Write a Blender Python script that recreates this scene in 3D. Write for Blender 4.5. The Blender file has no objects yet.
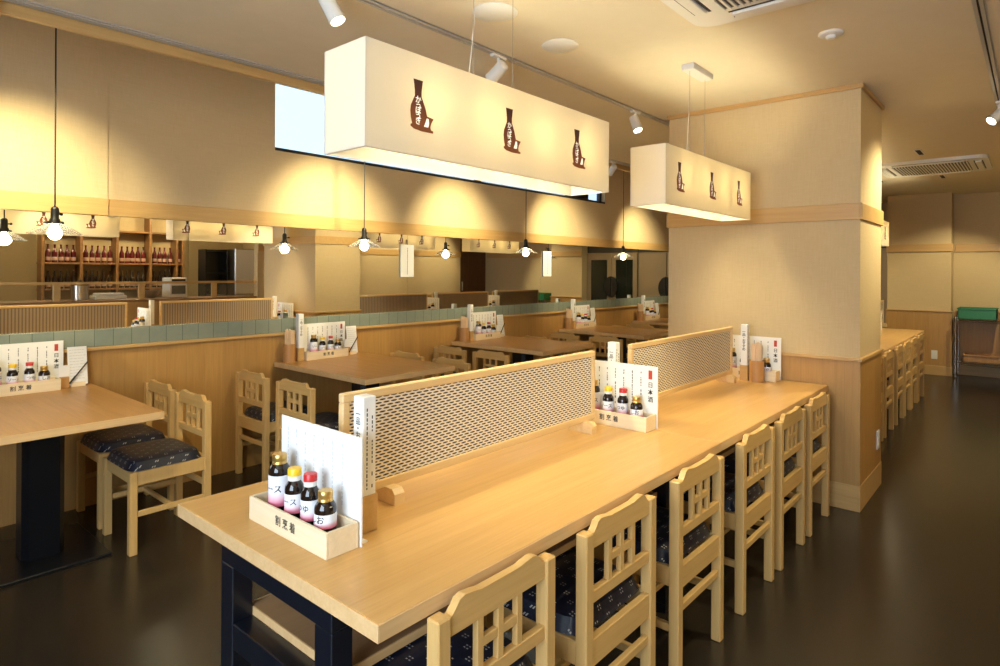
import bpy, bmesh, math, random
from mathutils import Matrix, Vector
random.seed(7)
S = bpy.context.scene
COL = S.collection
PI = math.pi
R = math.radians

# ---------------------------------------------------------------- camera
YAW, ROLL, FPX, CY, EYE = R(40.933), R(0.338), 617.41, 271.24, 1.386
fw = Vector((math.cos(YAW), math.sin(YAW), 0))
r0 = Vector((math.sin(YAW), -math.cos(YAW), 0))
rt = math.cos(ROLL) * r0 + math.sin(ROLL) * Vector((0, 0, 1))
up = -math.sin(ROLL) * r0 + math.cos(ROLL) * Vector((0, 0, 1))
cd = bpy.data.cameras.new('camera')
cam = bpy.data.objects.new('camera', cd)
COL.objects.link(cam)
cd.sensor_width = 36
cd.sensor_fit = 'HORIZONTAL'
cd.lens = FPX / 1000 * 36
cd.shift_y = (CY - 333) / 1000
cd.clip_start = 0.02
m = Matrix((rt, up, -fw)).transposed().to_4x4()
m.translation = (0, 0, EYE)
cam.matrix_world = m
S.camera = cam

# ---------------------------------------------------------------- world, exposure, daylight
w = bpy.data.worlds.new('world')
S.world = w
w.use_nodes = True
w.node_tree.nodes['Background'].inputs[0].default_value = (0.55, 0.78, 1.0, 1)
w.node_tree.nodes['Background'].inputs[1].default_value = 0.66
S.view_settings.view_transform = 'Standard'
S.view_settings.look = 'None'
S.view_settings.exposure = 1.38
S.view_settings.gamma = 1
S.view_settings.use_curve_mapping = False
S.cycles.max_bounces = 9
S.cycles.diffuse_bounces = 5
S.cycles.glossy_bounces = 5
S.cycles.transmission_bounces = 6
S.cycles.transparent_max_bounces = 12
S.cycles.sample_clamp_indirect = 4
S.cycles.use_denoising = True
S.cycles.caustics_reflective = False
S.cycles.caustics_refractive = False

def lamp(kind, name, loc, power, color, aim=None, parent=None, **kw):
    d = bpy.data.lights.new(name, kind)
    d.energy = power
    d.color = color
    for k, v in kw.items():
        setattr(d, k, v)
    o = bpy.data.objects.new(name, d)
    COL.objects.link(o)
    o.location = loc
    if aim is not None:
        o.rotation_euler = (Vector(aim) - Vector(loc)).to_track_quat('-Z', 'Y').to_euler()
    if parent is not None:
        o.parent = parent
    return o

WARM = (1.0, 0.86, 0.51)
LANT = (1.0, 0.89, 0.56)
DAY = (0.74, 0.86, 1.0)
# daylight entering by the street window in the wall behind the camera
lamp('AREA', 'street_daylight', (-1.46, .35, 1.45), 43, DAY, aim=(2, .8, 1.55), shape='RECTANGLE', size=1.9, size_y=1.7)
P_LANT, P_SPOT, P_PEND = 48.0, 66.0, 5.0

# ---------------------------------------------------------------- materials
def mat(name, col=(.8, .8, .8), rough=.5, metal=0., spec=.5, emit=None, es=0., coat=0.):
    mm = bpy.data.materials.new(name)
    mm.use_nodes = True
    b = mm.node_tree.nodes['Principled BSDF']
    b.inputs['Base Color'].default_value = (*col, 1)
    b.inputs['Roughness'].default_value = rough
    b.inputs['Metallic'].default_value = metal
    b.inputs['Specular IOR Level'].default_value = spec
    b.inputs['Coat Weight'].default_value = coat
    if emit:
        b.inputs['Emission Color'].default_value = (*emit, 1)
        b.inputs['Emission Strength'].default_value = es
    return mm

class NT:
    def __init__(s, mm):
        s.t = mm.node_tree
        s.b = s.t.nodes['Principled BSDF']
    def n(s, typ, **kw):
        o = s.t.nodes.new(typ)
        for k, v in kw.items():
            setattr(o, k, v)
        return o
    def l(s, a, b):
        s.t.links.new(a, b)
    def math(s, op, a, b=None, c=None):
        o = s.n('ShaderNodeMath', operation=op)
        for i, v in enumerate((a, b, c)):
            if v is None:
                continue
            if isinstance(v, (int, float)):
                o.inputs[i].default_value = v
            else:
                s.l(v, o.inputs[i])
        return o.outputs[0]
    def coord(s, scale=(1, 1, 1), space='Object'):
        tc = s.n('ShaderNodeTexCoord')
        mp = s.n('ShaderNodeMapping')
        mp.inputs['Scale'].default_value = scale
        s.l(tc.outputs[space], mp.inputs['Vector'])
        return mp.outputs[0]
    def noise(s, vec, scale=1., detail=5., rough=.6, dist=0.):
        o = s.n('ShaderNodeTexNoise')
        o.inputs['Scale'].default_value = scale
        o.inputs['Detail'].default_value = detail
        o.inputs['Roughness'].default_value = rough
        o.inputs['Distortion'].default_value = dist
        s.l(vec, o.inputs['Vector'])
        return o.outputs[0]
    def ramp(s, fac, stops):
        o = s.n('ShaderNodeValToRGB')
        e = o.color_ramp.elements
        while len(e) < len(stops):
            e.new(.5)
        for q, (p, c) in zip(e, stops):
            q.position = p
            q.color = (*c, 1)
        s.l(fac, o.inputs[0])
        return o.outputs[0]
    def mix(s, fac, a, b, mode='MIX'):
        o = s.n('ShaderNodeMix', data_type='RGBA', blend_type=mode)
        for sock, v in ((o.inputs[0], fac), (o.inputs[6], a), (o.inputs[7], b)):
            if isinstance(v, (int, float)):
                sock.default_value = v
            elif isinstance(v, tuple):
                sock.default_value = (*v, 1)
            else:
                s.l(v, sock)
        return o.outputs[2]
    def bump(s, h, strength=.2, dist=.002):
        o = s.n('ShaderNodeBump')
        o.inputs['Strength'].default_value = strength
        o.inputs['Distance'].default_value = dist
        s.l(h, o.inputs['Height'])
        s.l(o.outputs[0], s.b.inputs['Normal'])
    def color(s, c):
        s.l(c, s.b.inputs['Base Color'])
    def sep(s, vec):
        o = s.n('ShaderNodeSeparateXYZ')
        s.l(vec, o.inputs[0])
        return o.outputs

def wood(name, c1, c2, axis='x', rough=.4, plank=0., scale=1., spec=.5):
    """two-tone straight grain along one axis; plank = width of the boards"""
    mm = mat(name, c1, rough, spec=spec)
    t = NT(mm)
    lo, hi = 1.6 * scale, 34. * scale
    sc = {'x': (lo, hi, hi), 'y': (hi, lo, hi), 'z': (hi, hi, lo)}[axis]
    v = t.coord(sc)
    a = t.noise(v, 1., 6., .65, .6)
    v2 = t.coord(tuple(k * 4 for k in sc))
    b = t.noise(v2, 1., 3., .5)
    f = t.math('ADD', t.math('MULTIPLY', a, .7), t.math('MULTIPLY', b, .3))
    c = t.ramp(f, [(.32, c2), (.62, c1)])
    if plank:
        xyz = t.sep(t.coord())
        idx = t.math('DIVIDE', t.math('ADD', xyz[0], xyz[1]), plank)
        wn = t.n('ShaderNodeTexWhiteNoise', noise_dimensions='1D')
        t.l(t.math('FLOOR', idx), wn.inputs['W'])
        tone = t.ramp(wn.outputs[0], [(0, (.91, .90, .89)), (1, (1.0, 1.0, 1.0))])
        c = t.mix(1., c, tone, 'MULTIPLY')
        ed = t.math('ABSOLUTE', t.math('SUBTRACT', t.math('FRACT', idx), .5))
        gap = t.math('GREATER_THAN', ed, .488)
        c = t.mix(t.math('MULTIPLY', gap, .18), c, tuple(k * .4 for k in c2))
    t.color(c)
    return mm

M = {}
M['table'] = wood('table_wood', (.63, .38, .138), (.54, .305, .098), 'x', .32, spec=.4)
M['table_y'] = wood('table_wood_cross', (.51, .27, .085), (.42, .21, .06), 'y', .34, spec=.4)
M['edge'] = wood('table_edge', (.70, .47, .23), (.60, .37, .16), 'x', .4)
M['chair'] = wood('chair_beech', (.67, .43, .165), (.59, .355, .122), 'z', .36)
M['chair_x'] = wood('chair_beech_rail', (.68, .44, .17), (.59, .355, .122), 'x', .36)
M['wains'] = wood('wainscot_oak', (.53, .30, .095), (.44, .23, .066), 'z', .42, plank=.12)
M['trim'] = wood('trim_oak', (.60, .38, .15), (.52, .31, .11), 'x', .4)
M['trim_y'] = wood('trim_oak_cross', (.60, .38, .15), (.52, .31, .11), 'y', .4)
M['frame'] = wood('partition_pine', (.76, .55, .28), (.68, .46, .21), 'x', .4)
M['hinoki'] = wood('box_hinoki', (.84, .70, .48), (.76, .61, .38), 'x', .5)
M['cup'] = wood('cup_wood', (.52, .28, .10), (.43, .21, .07), 'z', .45)
M['darkwood'] = wood('dark_door_wood', (.17, .085, .035), (.11, .05, .02), 'z', .4, plank=.2)
M['shelfwood'] = wood('shelf_wood', (.32, .16, .06), (.24, .11, .04), 'x', .45)
M['laminate'] = wood('under_shelf', (.30, .17, .08), (.25, .13, .06), 'x', .4)

def wallpaper(name, c1, c2):
    mm = mat(name, c1, .9, spec=.2)
    t = NT(mm)
    a = t.noise(t.coord((220, 220, 12)), 1., 2.)
    b = t.noise(t.coord((12, 12, 260)), 1., 2.)
    f = t.math('ADD', t.math('MULTIPLY', a, .5), t.math('MULTIPLY', b, .5))
    t.color(t.ramp(f, [(.3, c2), (.7, c1)]))
    t.bump(f, .15, .001)
    return mm
M['wall'] = wallpaper('woven_wallpaper', (.64, .50, .30), (.57, .435, .245))
M['ceil'] = wallpaper('ceiling_paper', (.82, .73, .56), (.78, .69, .52))
M['floor'] = mat('floor_vinyl', (.05, .04, .03), .26, spec=.5)
t = NT(M['floor'])
fn = t.noise(t.coord((2.2, 2.2, 2.2)), 1., 8., .7)
f2 = t.noise(t.coord((60, 60, 60)), 1., 3., .6)
t.color(t.mix(.35, t.ramp(fn, [(.3, (.024, .018, .012)), (.7, (.034, .026, .018))]), t.ramp(f2, [(.3, (.020, .015, .010)), (.7, (.036, .028, .020))])))
t.l(t.math('ADD', t.math('MULTIPLY', fn, .08), .21), t.b.inputs['Roughness'])

M['tile'] = mat('celadon_tile', (.20, .26, .215), .25)
t = NT(M['tile'])
xyz = t.sep(t.coord())
idx = t.math('DIVIDE', t.math('SUBTRACT', xyz[0], .782), .0992)
wn = t.n('ShaderNodeTexWhiteNoise', noise_dimensions='1D')
t.l(t.math('FLOOR', idx), wn.inputs['W'])
c = t.ramp(wn.outputs[0], [(0, (.195, .235, .20)), (.5, (.22, .255, .21)), (1, (.245, .275, .22))])
c = t.mix(.25, c, t.ramp(t.noise(t.coord((25, 25, 25))), [(.3, (.17, .205, .18)), (.7, (.26, .29, .24))]))
joint = t.math('GREATER_THAN', t.math('ABSOLUTE', t.math('SUBTRACT', t.math('FRACT', idx), .5)), .484)
t.color(t.mix(joint, c, (.10, .125, .10)))
t.bump(t.math('SUBTRACT', 1., joint), .5, .002)

M['mirror'] = mat('mirror_silver', (.92, .91, .86), .0, metal=1.)
M['white'] = mat('white_paint', (.80, .78, .74), .45)
M['plastic'] = mat('white_plastic', (.82, .80, .75), .35)
M['paper'] = mat('white_paper', (.84, .83, .80), .7)
M['ink'] = mat('black_ink', (.015, .013, .012), .6)
M['grey_ink'] = mat('grey_ink', (.10, .09, .085), .6)
M['faint_ink'] = mat('faint_grey_ink', (.62, .62, .63), .6)  # pale print; also paints the glare-washed lettering of the near menu board
M['seal'] = mat('vermilion_seal', (.50, .05, .03), .6)
M['black'] = mat('black_powder_coat', (.005, .006, .009), .3)
M['navy'] = mat('blue_black_steel', (.0045, .006, .011), .3)
M['iron'] = mat('black_iron', (.012, .011, .010), .35)
M['steel'] = mat('stainless_steel', (.50, .46, .41), .28, metal=1.)
M['chrome'] = mat('chrome_wire', (.65, .63, .60), .12, metal=1.)
M['alu'] = mat('aluminium_track', (.56, .53, .48), .4, metal=.3)
M['grille'] = mat('dark_grille', (.05, .045, .04), .6)
M['dark'] = mat('dark_groove', (.02, .017, .014), .7)
M['green'] = mat('green_plastic', (.03, .22, .085), .4)
M['glassdark'] = mat('dark_glass', (.012, .016, .012), .06)
M['bulb'] = mat('glowing_bulb', (1, .9, .7), .3, emit=(1., .82, .5), es=11.)
M['lens'] = mat('glowing_lens', (1, .9, .7), .3, emit=(1., .88, .66), es=9.)
M['gold'] = mat('gold_cap', (.62, .40, .12), .28, metal=.8)
M['yellow'] = mat('yellow_cap', (.86, .55, .02), .35)
M['red'] = mat('red_cap', (.55, .025, .025), .35)
M['soy'] = mat('dark_sauce_glass', (.012, .006, .005), .08, coat=.3)
M['sake'] = mat('dark_red_bottle', (.11, .012, .012), .12)
M['sakeg'] = mat('dark_brown_bottle', (.03, .016, .008), .12)
M['sakelabel'] = mat('pale_bottle_label', (.52, .33, .26), .6)
M['wrap'] = mat('paper_chopstick', (.78, .57, .36), .6)
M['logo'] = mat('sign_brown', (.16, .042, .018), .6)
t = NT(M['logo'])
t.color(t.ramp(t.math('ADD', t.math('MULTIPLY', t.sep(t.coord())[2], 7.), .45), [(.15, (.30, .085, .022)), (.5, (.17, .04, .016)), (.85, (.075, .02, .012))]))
M['logotext'] = mat('cream_lettering', (.9, .82, .66), .6, emit=(1., .9, .7), es=.3)  # cream letters; weak emission imitates the lantern glow behind them

# cushion: indigo kasuri cloth with small white crosses
M['kasuri'] = mat('indigo_kasuri_cloth', (.012, .014, .030), .36, spec=.35)
t = NT(M['kasuri'])
xyz = t.sep(t.coord())
v_ = t.math('DIVIDE', t.math('ADD', xyz[1], t.math('MULTIPLY', xyz[2], .8)), .036)
row = t.math('FLOOR', v_)
u_ = t.math('ADD', t.math('DIVIDE', xyz[0], .062), t.math('MULTIPLY', row, .5))
fx = t.math('ABSOLUTE', t.math('MULTIPLY', t.math('SUBTRACT', t.math('FRACT', u_), .5), .062))
fy = t.math('ABSOLUTE', t.math('MULTIPLY', t.math('SUBTRACT', t.math('FRACT', v_), .5), .036))
dx = t.math('LESS_THAN', t.math('ABSOLUTE', t.math('SUBTRACT', fx, .0050)), .0016)
dy = t.math('LESS_THAN', t.math('ABSOLUTE', t.math('SUBTRACT', fy, .0050)), .0026)
spot = t.math('MULTIPLY', dx, dy)
t.color(t.mix(spot, t.ramp(t.noise(t.coord((90, 90, 90))), [(.3, (.006, .008, .018)), (.7, (.016, .018, .036))]), (.46, .45, .42)))

# partition infill: rows of cream lozenges with dark slits between
M['mesh'] = mat('woven_slit_panel', (.8, .7, .5), .55)
t = NT(M['mesh'])
xyz = t.sep(t.coord())
vv = t.math('DIVIDE', xyz[2], .0088)
rw = t.math('FLOOR', vv)
uu = t.math('ADD', t.math('DIVIDE', xyz[0], .0280), t.math('MULTIPLY', rw, .5))
du = t.math('ABSOLUTE', t.math('SUBTRACT', t.math('FRACT', uu), .5))
dv = t.math('ABSOLUTE', t.math('SUBTRACT', t.math('FRACT', vv), .5))
sl = t.math('ADD', t.math('POWER', t.math('DIVIDE', du, .40), 2.), t.math('POWER', t.math('DIVIDE', dv, .27), 2.))
slit = t.math('LESS_THAN', sl, 1.)
t.color(t.mix(slit, (.82, .74, .62), (.030, .017, .012)))
t.bump(t.math('MINIMUM', t.math('MULTIPLY', sl, .7), 1.), .8, .003)

M['bronze'] = mat('bronze_steel', (.33, .25, .165), .38, metal=.35)
M['ribs'] = mat('ribbed_back_board', (.3, .22, .16), .6)
t = NT(M['ribs'])
q_ = t.math('FRACT', t.math('DIVIDE', t.sep(t.coord())[0], .026))
t.color(t.mix(t.math('GREATER_THAN', q_, .62), (.36, .29, .225), (.19, .145, .11)))

# sauce label: white with a pink foot (print)
M['label'] = mat('sauce_label', (.8, .8, .8), .5)
t = NT(M['label'])
t.color(t.ramp(t.sep(t.coord((1, 1, 1), 'Generated'))[2], [(.08, (.72, .16, .26)), (.34, (.80, .62, .68)), (.46, (.80, .81, .86)), (1., (.82, .84, .90))]))

def shade_mat(name, tr, df, k):
    mm = bpy.data.materials.new(name)
    mm.use_nodes = True
    n = mm.node_tree
    n.nodes.clear()
    o = n.nodes.new('ShaderNodeOutputMaterial')
    a = n.nodes.new('ShaderNodeBsdfTranslucent')
    b = n.nodes.new('ShaderNodeBsdfDiffuse')
    mx = n.nodes.new('ShaderNodeMixShader')
    a.inputs[0].default_value = (*tr, 1)
    b.inputs[0].default_value = (*df, 1)
    mx.inputs[0].default_value = k
    n.links.new(b.outputs[0], mx.inputs[1])
    n.links.new(a.outputs[0], mx.inputs[2])
    n.links.new(mx.outputs[0], o.inputs[0])
    return mm
M['shade'] = shade_mat('lantern_cloth', (.96, .87, .66), (.84, .82, .78), .5)

def thin_glass(name, gl, df, dcol=(.9, .9, .88)):
    mm = bpy.data.materials.new(name)
    mm.use_nodes = True
    n = mm.node_tree
    n.nodes.clear()
    o = n.nodes.new('ShaderNodeOutputMaterial')
    tr = n.nodes.new('ShaderNodeBsdfTransparent')
    g = n.nodes.new('ShaderNodeBsdfGlossy')
    g.inputs['Roughness'].default_value = .02
    d = n.nodes.new('ShaderNodeBsdfTranslucent')
    d.inputs[0].default_value = (*dcol, 1)
    lw = n.nodes.new('ShaderNodeLayerWeight')
    lw.inputs[0].default_value = gl
    m1 = n.nodes.new('ShaderNodeMixShader')
    m2 = n.nodes.new('ShaderNodeMixShader')
    n.links.new(lw.outputs['Facing'], m1.inputs[0])
    n.links.new(tr.outputs[0], m1.inputs[1])
    n.links.new(g.outputs[0], m1.inputs[2])
    m2.inputs[0].default_value = df
    n.links.new(m1.outputs[0], m2.inputs[1])
    n.links.new(d.outputs[0], m2.inputs[2])
    n.links.new(m2.outputs[0], o.inputs[0])
    return mm
M['glass'] = thin_glass('clear_shade_glass', .3, .11)
M['pane'] = thin_glass('window_glass', .1, .02)

# ---------------------------------------------------------------- mesh helpers
class MB:
    def __init__(s):
        s.bm = bmesh.new()
        s.mi = 0
    def _take(s, verts, faces, smooth=False):
        bv = [s.bm.verts.new(v) for v in verts]
        out = []
        for f in faces:
            try:
                q = s.bm.faces.new([bv[i] for i in f])
            except ValueError:
                continue
            q.material_index = s.mi
            q.smooth = smooth
            out.append(q)
        return bv, out
    def box(s, x0, y0, z0, x1, y1, z1, bev=0., seg=1):
        x0, x1 = sorted((x0, x1)); y0, y1 = sorted((y0, y1)); z0, z1 = sorted((z0, z1))
        v = [(x0, y0, z0), (x1, y0, z0), (x1, y1, z0), (x0, y1, z0), (x0, y0, z1), (x1, y0, z1), (x1, y1, z1), (x0, y1, z1)]
        f = [(3, 2, 1, 0), (4, 5, 6, 7), (0, 1, 5, 4), (1, 2, 6, 5), (2, 3, 7, 6), (3, 0, 4, 7)]
        bv, fs = s._take(v, f)
        if bev:
            ed = list({e for q in fs for e in q.edges})
            bmesh.ops.bevel(s.bm, geom=ed, offset=bev, segments=seg, affect='EDGES', profile=.5, material=s.mi)
        return s
    def prism(s, pts, axis, a0, a1):
        """2-D outline pushed along one axis; the outline uses the other two axes in x,y,z order"""
        def p(q, a):
            return {'x': (a, q[0], q[1]), 'y': (q[0], a, q[1]), 'z': (q[0], q[1], a)}[axis]
        n = len(pts)
        v = [p(q, a0) for q in pts] + [p(q, a1) for q in pts]
        f = [tuple(range(n))[::-1], tuple(range(n, 2 * n))] + [(i, (i + 1) % n, n + (i + 1) % n, n + i) for i in range(n)]
        _, fs = s._take(v, f)
        bmesh.ops.recalc_face_normals(s.bm, faces=fs)
        return s
    def lathe(s, prof, n=20, c=(0, 0, 0), mtx=None, smooth=True):
        """profile of (radius, height) turned about z"""
        v, f = [], []
        for r, z in prof:
            for k in range(n):
                a = 2 * PI * k / n
                v.append(Vector((r * math.cos(a), r * math.sin(a), z)))
        for i in range(len(prof) - 1):
            for k in range(n):
                k2 = (k + 1) % n
                f.append((i * n + k, i * n + k2, (i + 1) * n + k2, (i + 1) * n + k))
        if prof[0][0] > 1e-6:
            f.append(tuple(range(n))[::-1])
        if prof[-1][0] > 1e-6:
            f.append(tuple((len(prof) - 1) * n + k for k in range(n)))
        if mtx is not None:
            v = [mtx @ q for q in v]
        v = [q + Vector(c) for q in v]
        bv, fs = s._take(v, f, smooth)
        bmesh.ops.remove_doubles(s.bm, verts=bv, dist=1e-6)
        return s
    def cyl(s, p0, p1, r, n=14, r1=None):
        p0, p1 = Vector(p0), Vector(p1)
        d = p1 - p0
        q = d.to_track_quat('Z', 'Y').to_matrix()
        return s.lathe([(r, 0), (r if r1 is None else r1, d.length)], n, p0, q)
    def tube(s, pts, r, n=8):
        for a, b in zip(pts[:-1], pts[1:]):
            s.cyl(a, b, r, n)
        return s
    def grid(s, fn, nu, nv, smooth=True):
        v = [fn(i / nu, j / nv) for j in range(nv + 1) for i in range(nu + 1)]
        f = [(j * (nu + 1) + i, j * (nu + 1) + i + 1, (j + 1) * (nu + 1) + i + 1, (j + 1) * (nu + 1) + i) for j in range(nv) for i in range(nu)]
        s._take(v, f, smooth)
        return s
    def text(s, body, size, mtx, bend=0., line=.98, thick=0.):
        me = text_mesh(body, line)
        vs = []
        for q in me.vertices:
            p = Vector(q.co) * size
            if bend:
                a = p.x / bend
                p = Vector((bend * math.sin(a), p.y, bend * math.cos(a)))
            vs.append(mtx @ p)
        s._take(vs, [tuple(p.vertices) for p in me.polygons])
        return s
    def build(s, name, material, parent=None, loc=None, rot=None):
        me = bpy.data.meshes.new(name)
        s.bm.to_mesh(me)
        s.bm.free()
        for k in (material if isinstance(material, (list, tuple)) else [material]):
            me.materials.append(M[k] if isinstance(k, str) else k)
        if any(p.use_smooth for p in me.polygons):
            me.set_sharp_from_angle(angle=.65)
        o = bpy.data.objects.new(name, me)
        COL.objects.link(o)
        if parent is not None:
            o.parent = parent
        if loc is not None:
            o.location = loc
        if rot is not None:
            o.rotation_euler = rot
        return o

_tx = {}
def text_mesh(body, line):
    if (body, line) not in _tx:
        cu = bpy.data.curves.new('lettering', 'FONT')
        cu.body = body
        cu.align_x = 'CENTER'
        cu.align_y = 'CENTER'
        cu.size = 1.
        cu.space_line = line
        cu.resolution_u = 2
        cu.offset = .012
        cu.fill_mode = 'FRONT'
        ob = bpy.data.objects.new('lettering_source', cu)
        COL.objects.link(ob)
        dg = bpy.context.evaluated_depsgraph_get()
        dg.update()
        me = bpy.data.meshes.new_from_object(ob.evaluated_get(dg))
        bpy.data.objects.remove(ob)
        _tx[(body, line)] = me
    return _tx[(body, line)]

def face_y(x, y, z):      # letters that face -Y
    return Matrix.Translation((x, y, z)) @ Matrix.Rotation(PI / 2, 4, 'X')
def face_py(x, y, z):     # letters that face +Y
    return Matrix.Translation((x, y, z)) @ Matrix.Rotation(PI, 4, 'Z') @ Matrix.Rotation(PI / 2, 4, 'X')
def face_px(x, y, z):     # letters that face +X
    return Matrix.Translation((x, y, z)) @ Matrix.Rotation(PI / 2, 4, 'Z') @ Matrix.Rotation(PI / 2, 4, 'X')

def tag(o, label, cat, group=None):
    o['label'] = label
    o['category'] = cat
    if group:
        o['group'] = group
    return o
def empty(name, loc=(0, 0, 0), rz=0., label=None, cat=None, group=None):
    o = bpy.data.objects.new(name, None)
    COL.objects.link(o)
    o.location = loc
    o.rotation_euler = (0, 0, rz)
    o.empty_display_size = .1
    if label:
        tag(o, label, cat, group)
    return o
def copy_tree(o, parent=None):
    c = o.copy()
    COL.objects.link(c)
    if parent is not None:
        c.parent = parent
    for ch in list(o.children):
        copy_tree(ch, c)
    return c
_proto = {}
def put(maker, key, loc, rz, label, cat, group=None):
    """first call moves the prototype itself, later calls copy it with its parts"""
    if key not in _proto:
        _proto[key] = maker()
        o = _proto[key]
    else:
        o = copy_tree(_proto[key])
    o.location = loc
    o.rotation_euler = (0, 0, rz)
    return tag(o, label, cat, group)
def struct(name, mb, material, parent=None):
    o = mb.build(name, material, parent)
    if parent is None:
        o['kind'] = 'structure'
    return o

# ================================================================ THE ROOM
CE, CE2 = 2.49, 2.86          # main ceiling and the raised part over the wall tables
YW, YF, YR = 4.2, 3.21, -1.2  # mirror wall, fascia of the raised ceiling, kitchen side wall
struct('floor', MB().box(-1.6, -4.7, -.1, 11.4, 4.5, 0), 'floor')
struct('ceiling', MB().box(-1.6, -4.7, CE, 11.4, YF, CE + .1), 'ceil')
struct('ceiling_recess', MB().box(-1.6, YF, CE2, 11.4, 4.5, CE2 + .1).box(-1.6, YF - .03, CE + .1, 11.4, YF, CE2 + .1), 'ceil')
struct('trim_1', MB().box(-1.6, YF, 2.437, 11.0, YF + .03, CE2 - .01, .002), 'trim')

# mirror wall: wainscot, tile ledge, mirror, trim board, paper above, high window
WX0, WX1, WZ0, WZ1 = 2.327, 6.90, 2.283, 2.80
b = MB()
b.box(-1.6, YW, 1.70, WX0, YW + .12, CE2).box(WX1, YW, 1.70, 11.4, YW + .12, CE2)
b.box(WX0, YW, 1.70, WX1, YW + .12, WZ0).box(WX0, YW, WZ1, WX1, YW + .12, CE2)
b.box(-1.6, YW + .02, 0, 11.4, YW + .12, 1.70)
struct('wall_left', b, 'wall')
struct('wall_left_pier', MB().box(-1.6, YW - .008, 1.803, 1.25, YW, CE2), 'wall')
struct('trim_2', MB().box(1.25, YW - .02, 1.703, 11.0, YW, 1.803, .002).box(-1.6, YW - .030, 1.703, 1.25, YW, 1.803, .002), 'trim')
struct('wainscot_left', MB().box(-1.6, YW - .022, 0, 11.0, YW + .02, .908), 'wains')
struct('trim_3', MB().box(-1.6, YW - .045, .908, 11.0, YW + .02, .928, .002), 'trim')
struct('tile_ledge', MB().box(-1.6, YW - .03, .928, 11.0, YW + .02, 1.030, .002), 'tile')
edges = [-1.6, -.15, 1.718, 3.586, 5.53, 7.45, 9.4, 11.0]
wm = empty('wall_mirror', (0, YW, 1.03), 0, 'long frameless mirror running along the wall above the green tile ledge', 'mirror')
for a, c in zip(edges[:-1], edges[1:]):
    MB().box(a + .001, -.006, .0, c - .001, .0, .673).build('mirror_panel', 'mirror', wm)
win = struct('window_1', MB().box(WX0, YW - .005, WZ0 - .022, WX1, YW + .10, WZ0, .002)
             .box(WX0, YW + .06, WZ1 - .02, WX1, YW + .10, WZ1)
             .box(4.55, YW + .05, WZ0, 4.60, YW + .1, WZ1).box(6.15, YW + .05, WZ0, 6.22, YW + .10, WZ1).box(6.86, YW + .05, WZ0, 6.9, YW + .10, WZ1), 'dark')
MB().box(WX0, YW + .075, WZ0, 6.15, YW + .079, WZ1).build('pane', 'pane', win)
MB().box(6.22, YW + .07, WZ0, 6.62, YW + .085, WZ1).build('blind_panel', 'glassdark', win)
MB().box(6.62, YW + .075, WZ0, 6.86, YW + .079, WZ1).build('pane', 'pane', win)

# end walls
struct('wall_far', MB().box(10.3, .86, 0, 11.2, 1.60, CE).box(10.6, -1.3, 0, 10.72, .86, CE).box(11.2, .86, 0, 11.4, 4.5, CE2), 'wall')
struct('wainscot_far', MB().box(10.288, .85, .13, 10.3, 1.61, .866).box(10.588, -1.2, .13, 10.6, .85, .866), 'wains')
struct('baseboard_far', MB().box(10.282, .84, 0, 10.3, 1.61, .13, .003).box(10.582, -1.2, 0, 10.6, .84, .13, .003), 'trim_y')
struct('trim_4', MB().box(10.275, .835, .866, 10.3, 1.61, .884, .003).box(10.575, -1.2, .866, 10.6, .835, .884, .003), 'trim_y')
struct('trim_5', MB().box(10.28, .84, 1.69, 10.3, 1.61, 1.795, .003).box(10.58, -1.2, 1.69, 10.6, .84, 1.795, .003), 'trim_y')
b = MB()
b.box(-1.6, -1.3, 0, -1.5, -.65, CE).box(-1.6, 1.35, 0, -1.5, 4.5, CE2).box(-1.6, -.65, 0, -1.5, 1.35, .55).box(-1.6, -.65, 2.35, -1.5, 1.35, CE)
struct('wall_street', b, 'wall')
w2 = struct('window_2', MB().box(-1.56, -.65, .55, -1.5, -.59, 2.35).box(-1.56, 1.29, .55, -1.5, 1.35, 2.35).box(-1.56, -.59, .55, -1.5, 1.29, .61).box(-1.56, -.59, 2.29, -1.5, 1.29, 2.35), 'alu')
MB().box(-1.54, -.59, .61, -1.535, 1.29, 2.29).build('pane', 'pane', w2)

# kitchen side wall (seen in the mirror) with its long opening
struct('wall_right', MB().box(-1.6, YR - .12, 0, 1.5, YR, CE).box(5.02, YR - .12, 0, 9.72, YR, CE).box(1.5, YR - .12, 2.44, 5.02, YR, CE).box(9.72, YR - .12, 2.1, 10.7, YR, CE), 'wall')
struct('wainscot_right', MB().box(5.02, YR, .13, 9.72, YR + .012, .866), 'wains')
struct('trim_6', MB().box(5.02, YR, .866, 9.72, YR + .025, .884).box(-1.6, YR, 1.69, 1.5, YR + .02, 1.795).box(5.02, YR, 1.69, 9.72, YR + .02, 1.795).box(5.02, YR, 0, 9.72, YR + .018, .13), 'trim')
struct('wall_kitchen', MB().box(-1.6, -4.6, 0, 6.5, -4.5, CE).box(6.4, -4.5, 0, 6.5, YR - .12, CE).box(-1.6, -4.5, 0, -1.5, -1.3, CE), 'wall')
dr = struct('door_1', MB().box(9.72, YR - .09, 0, 10.6, YR - .05, 2.1), 'darkwood')
MB().box(9.80, YR - .05, .95, 9.83, YR - .02, 1.15, .005).build('door_handle', 'steel', dr)

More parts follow.
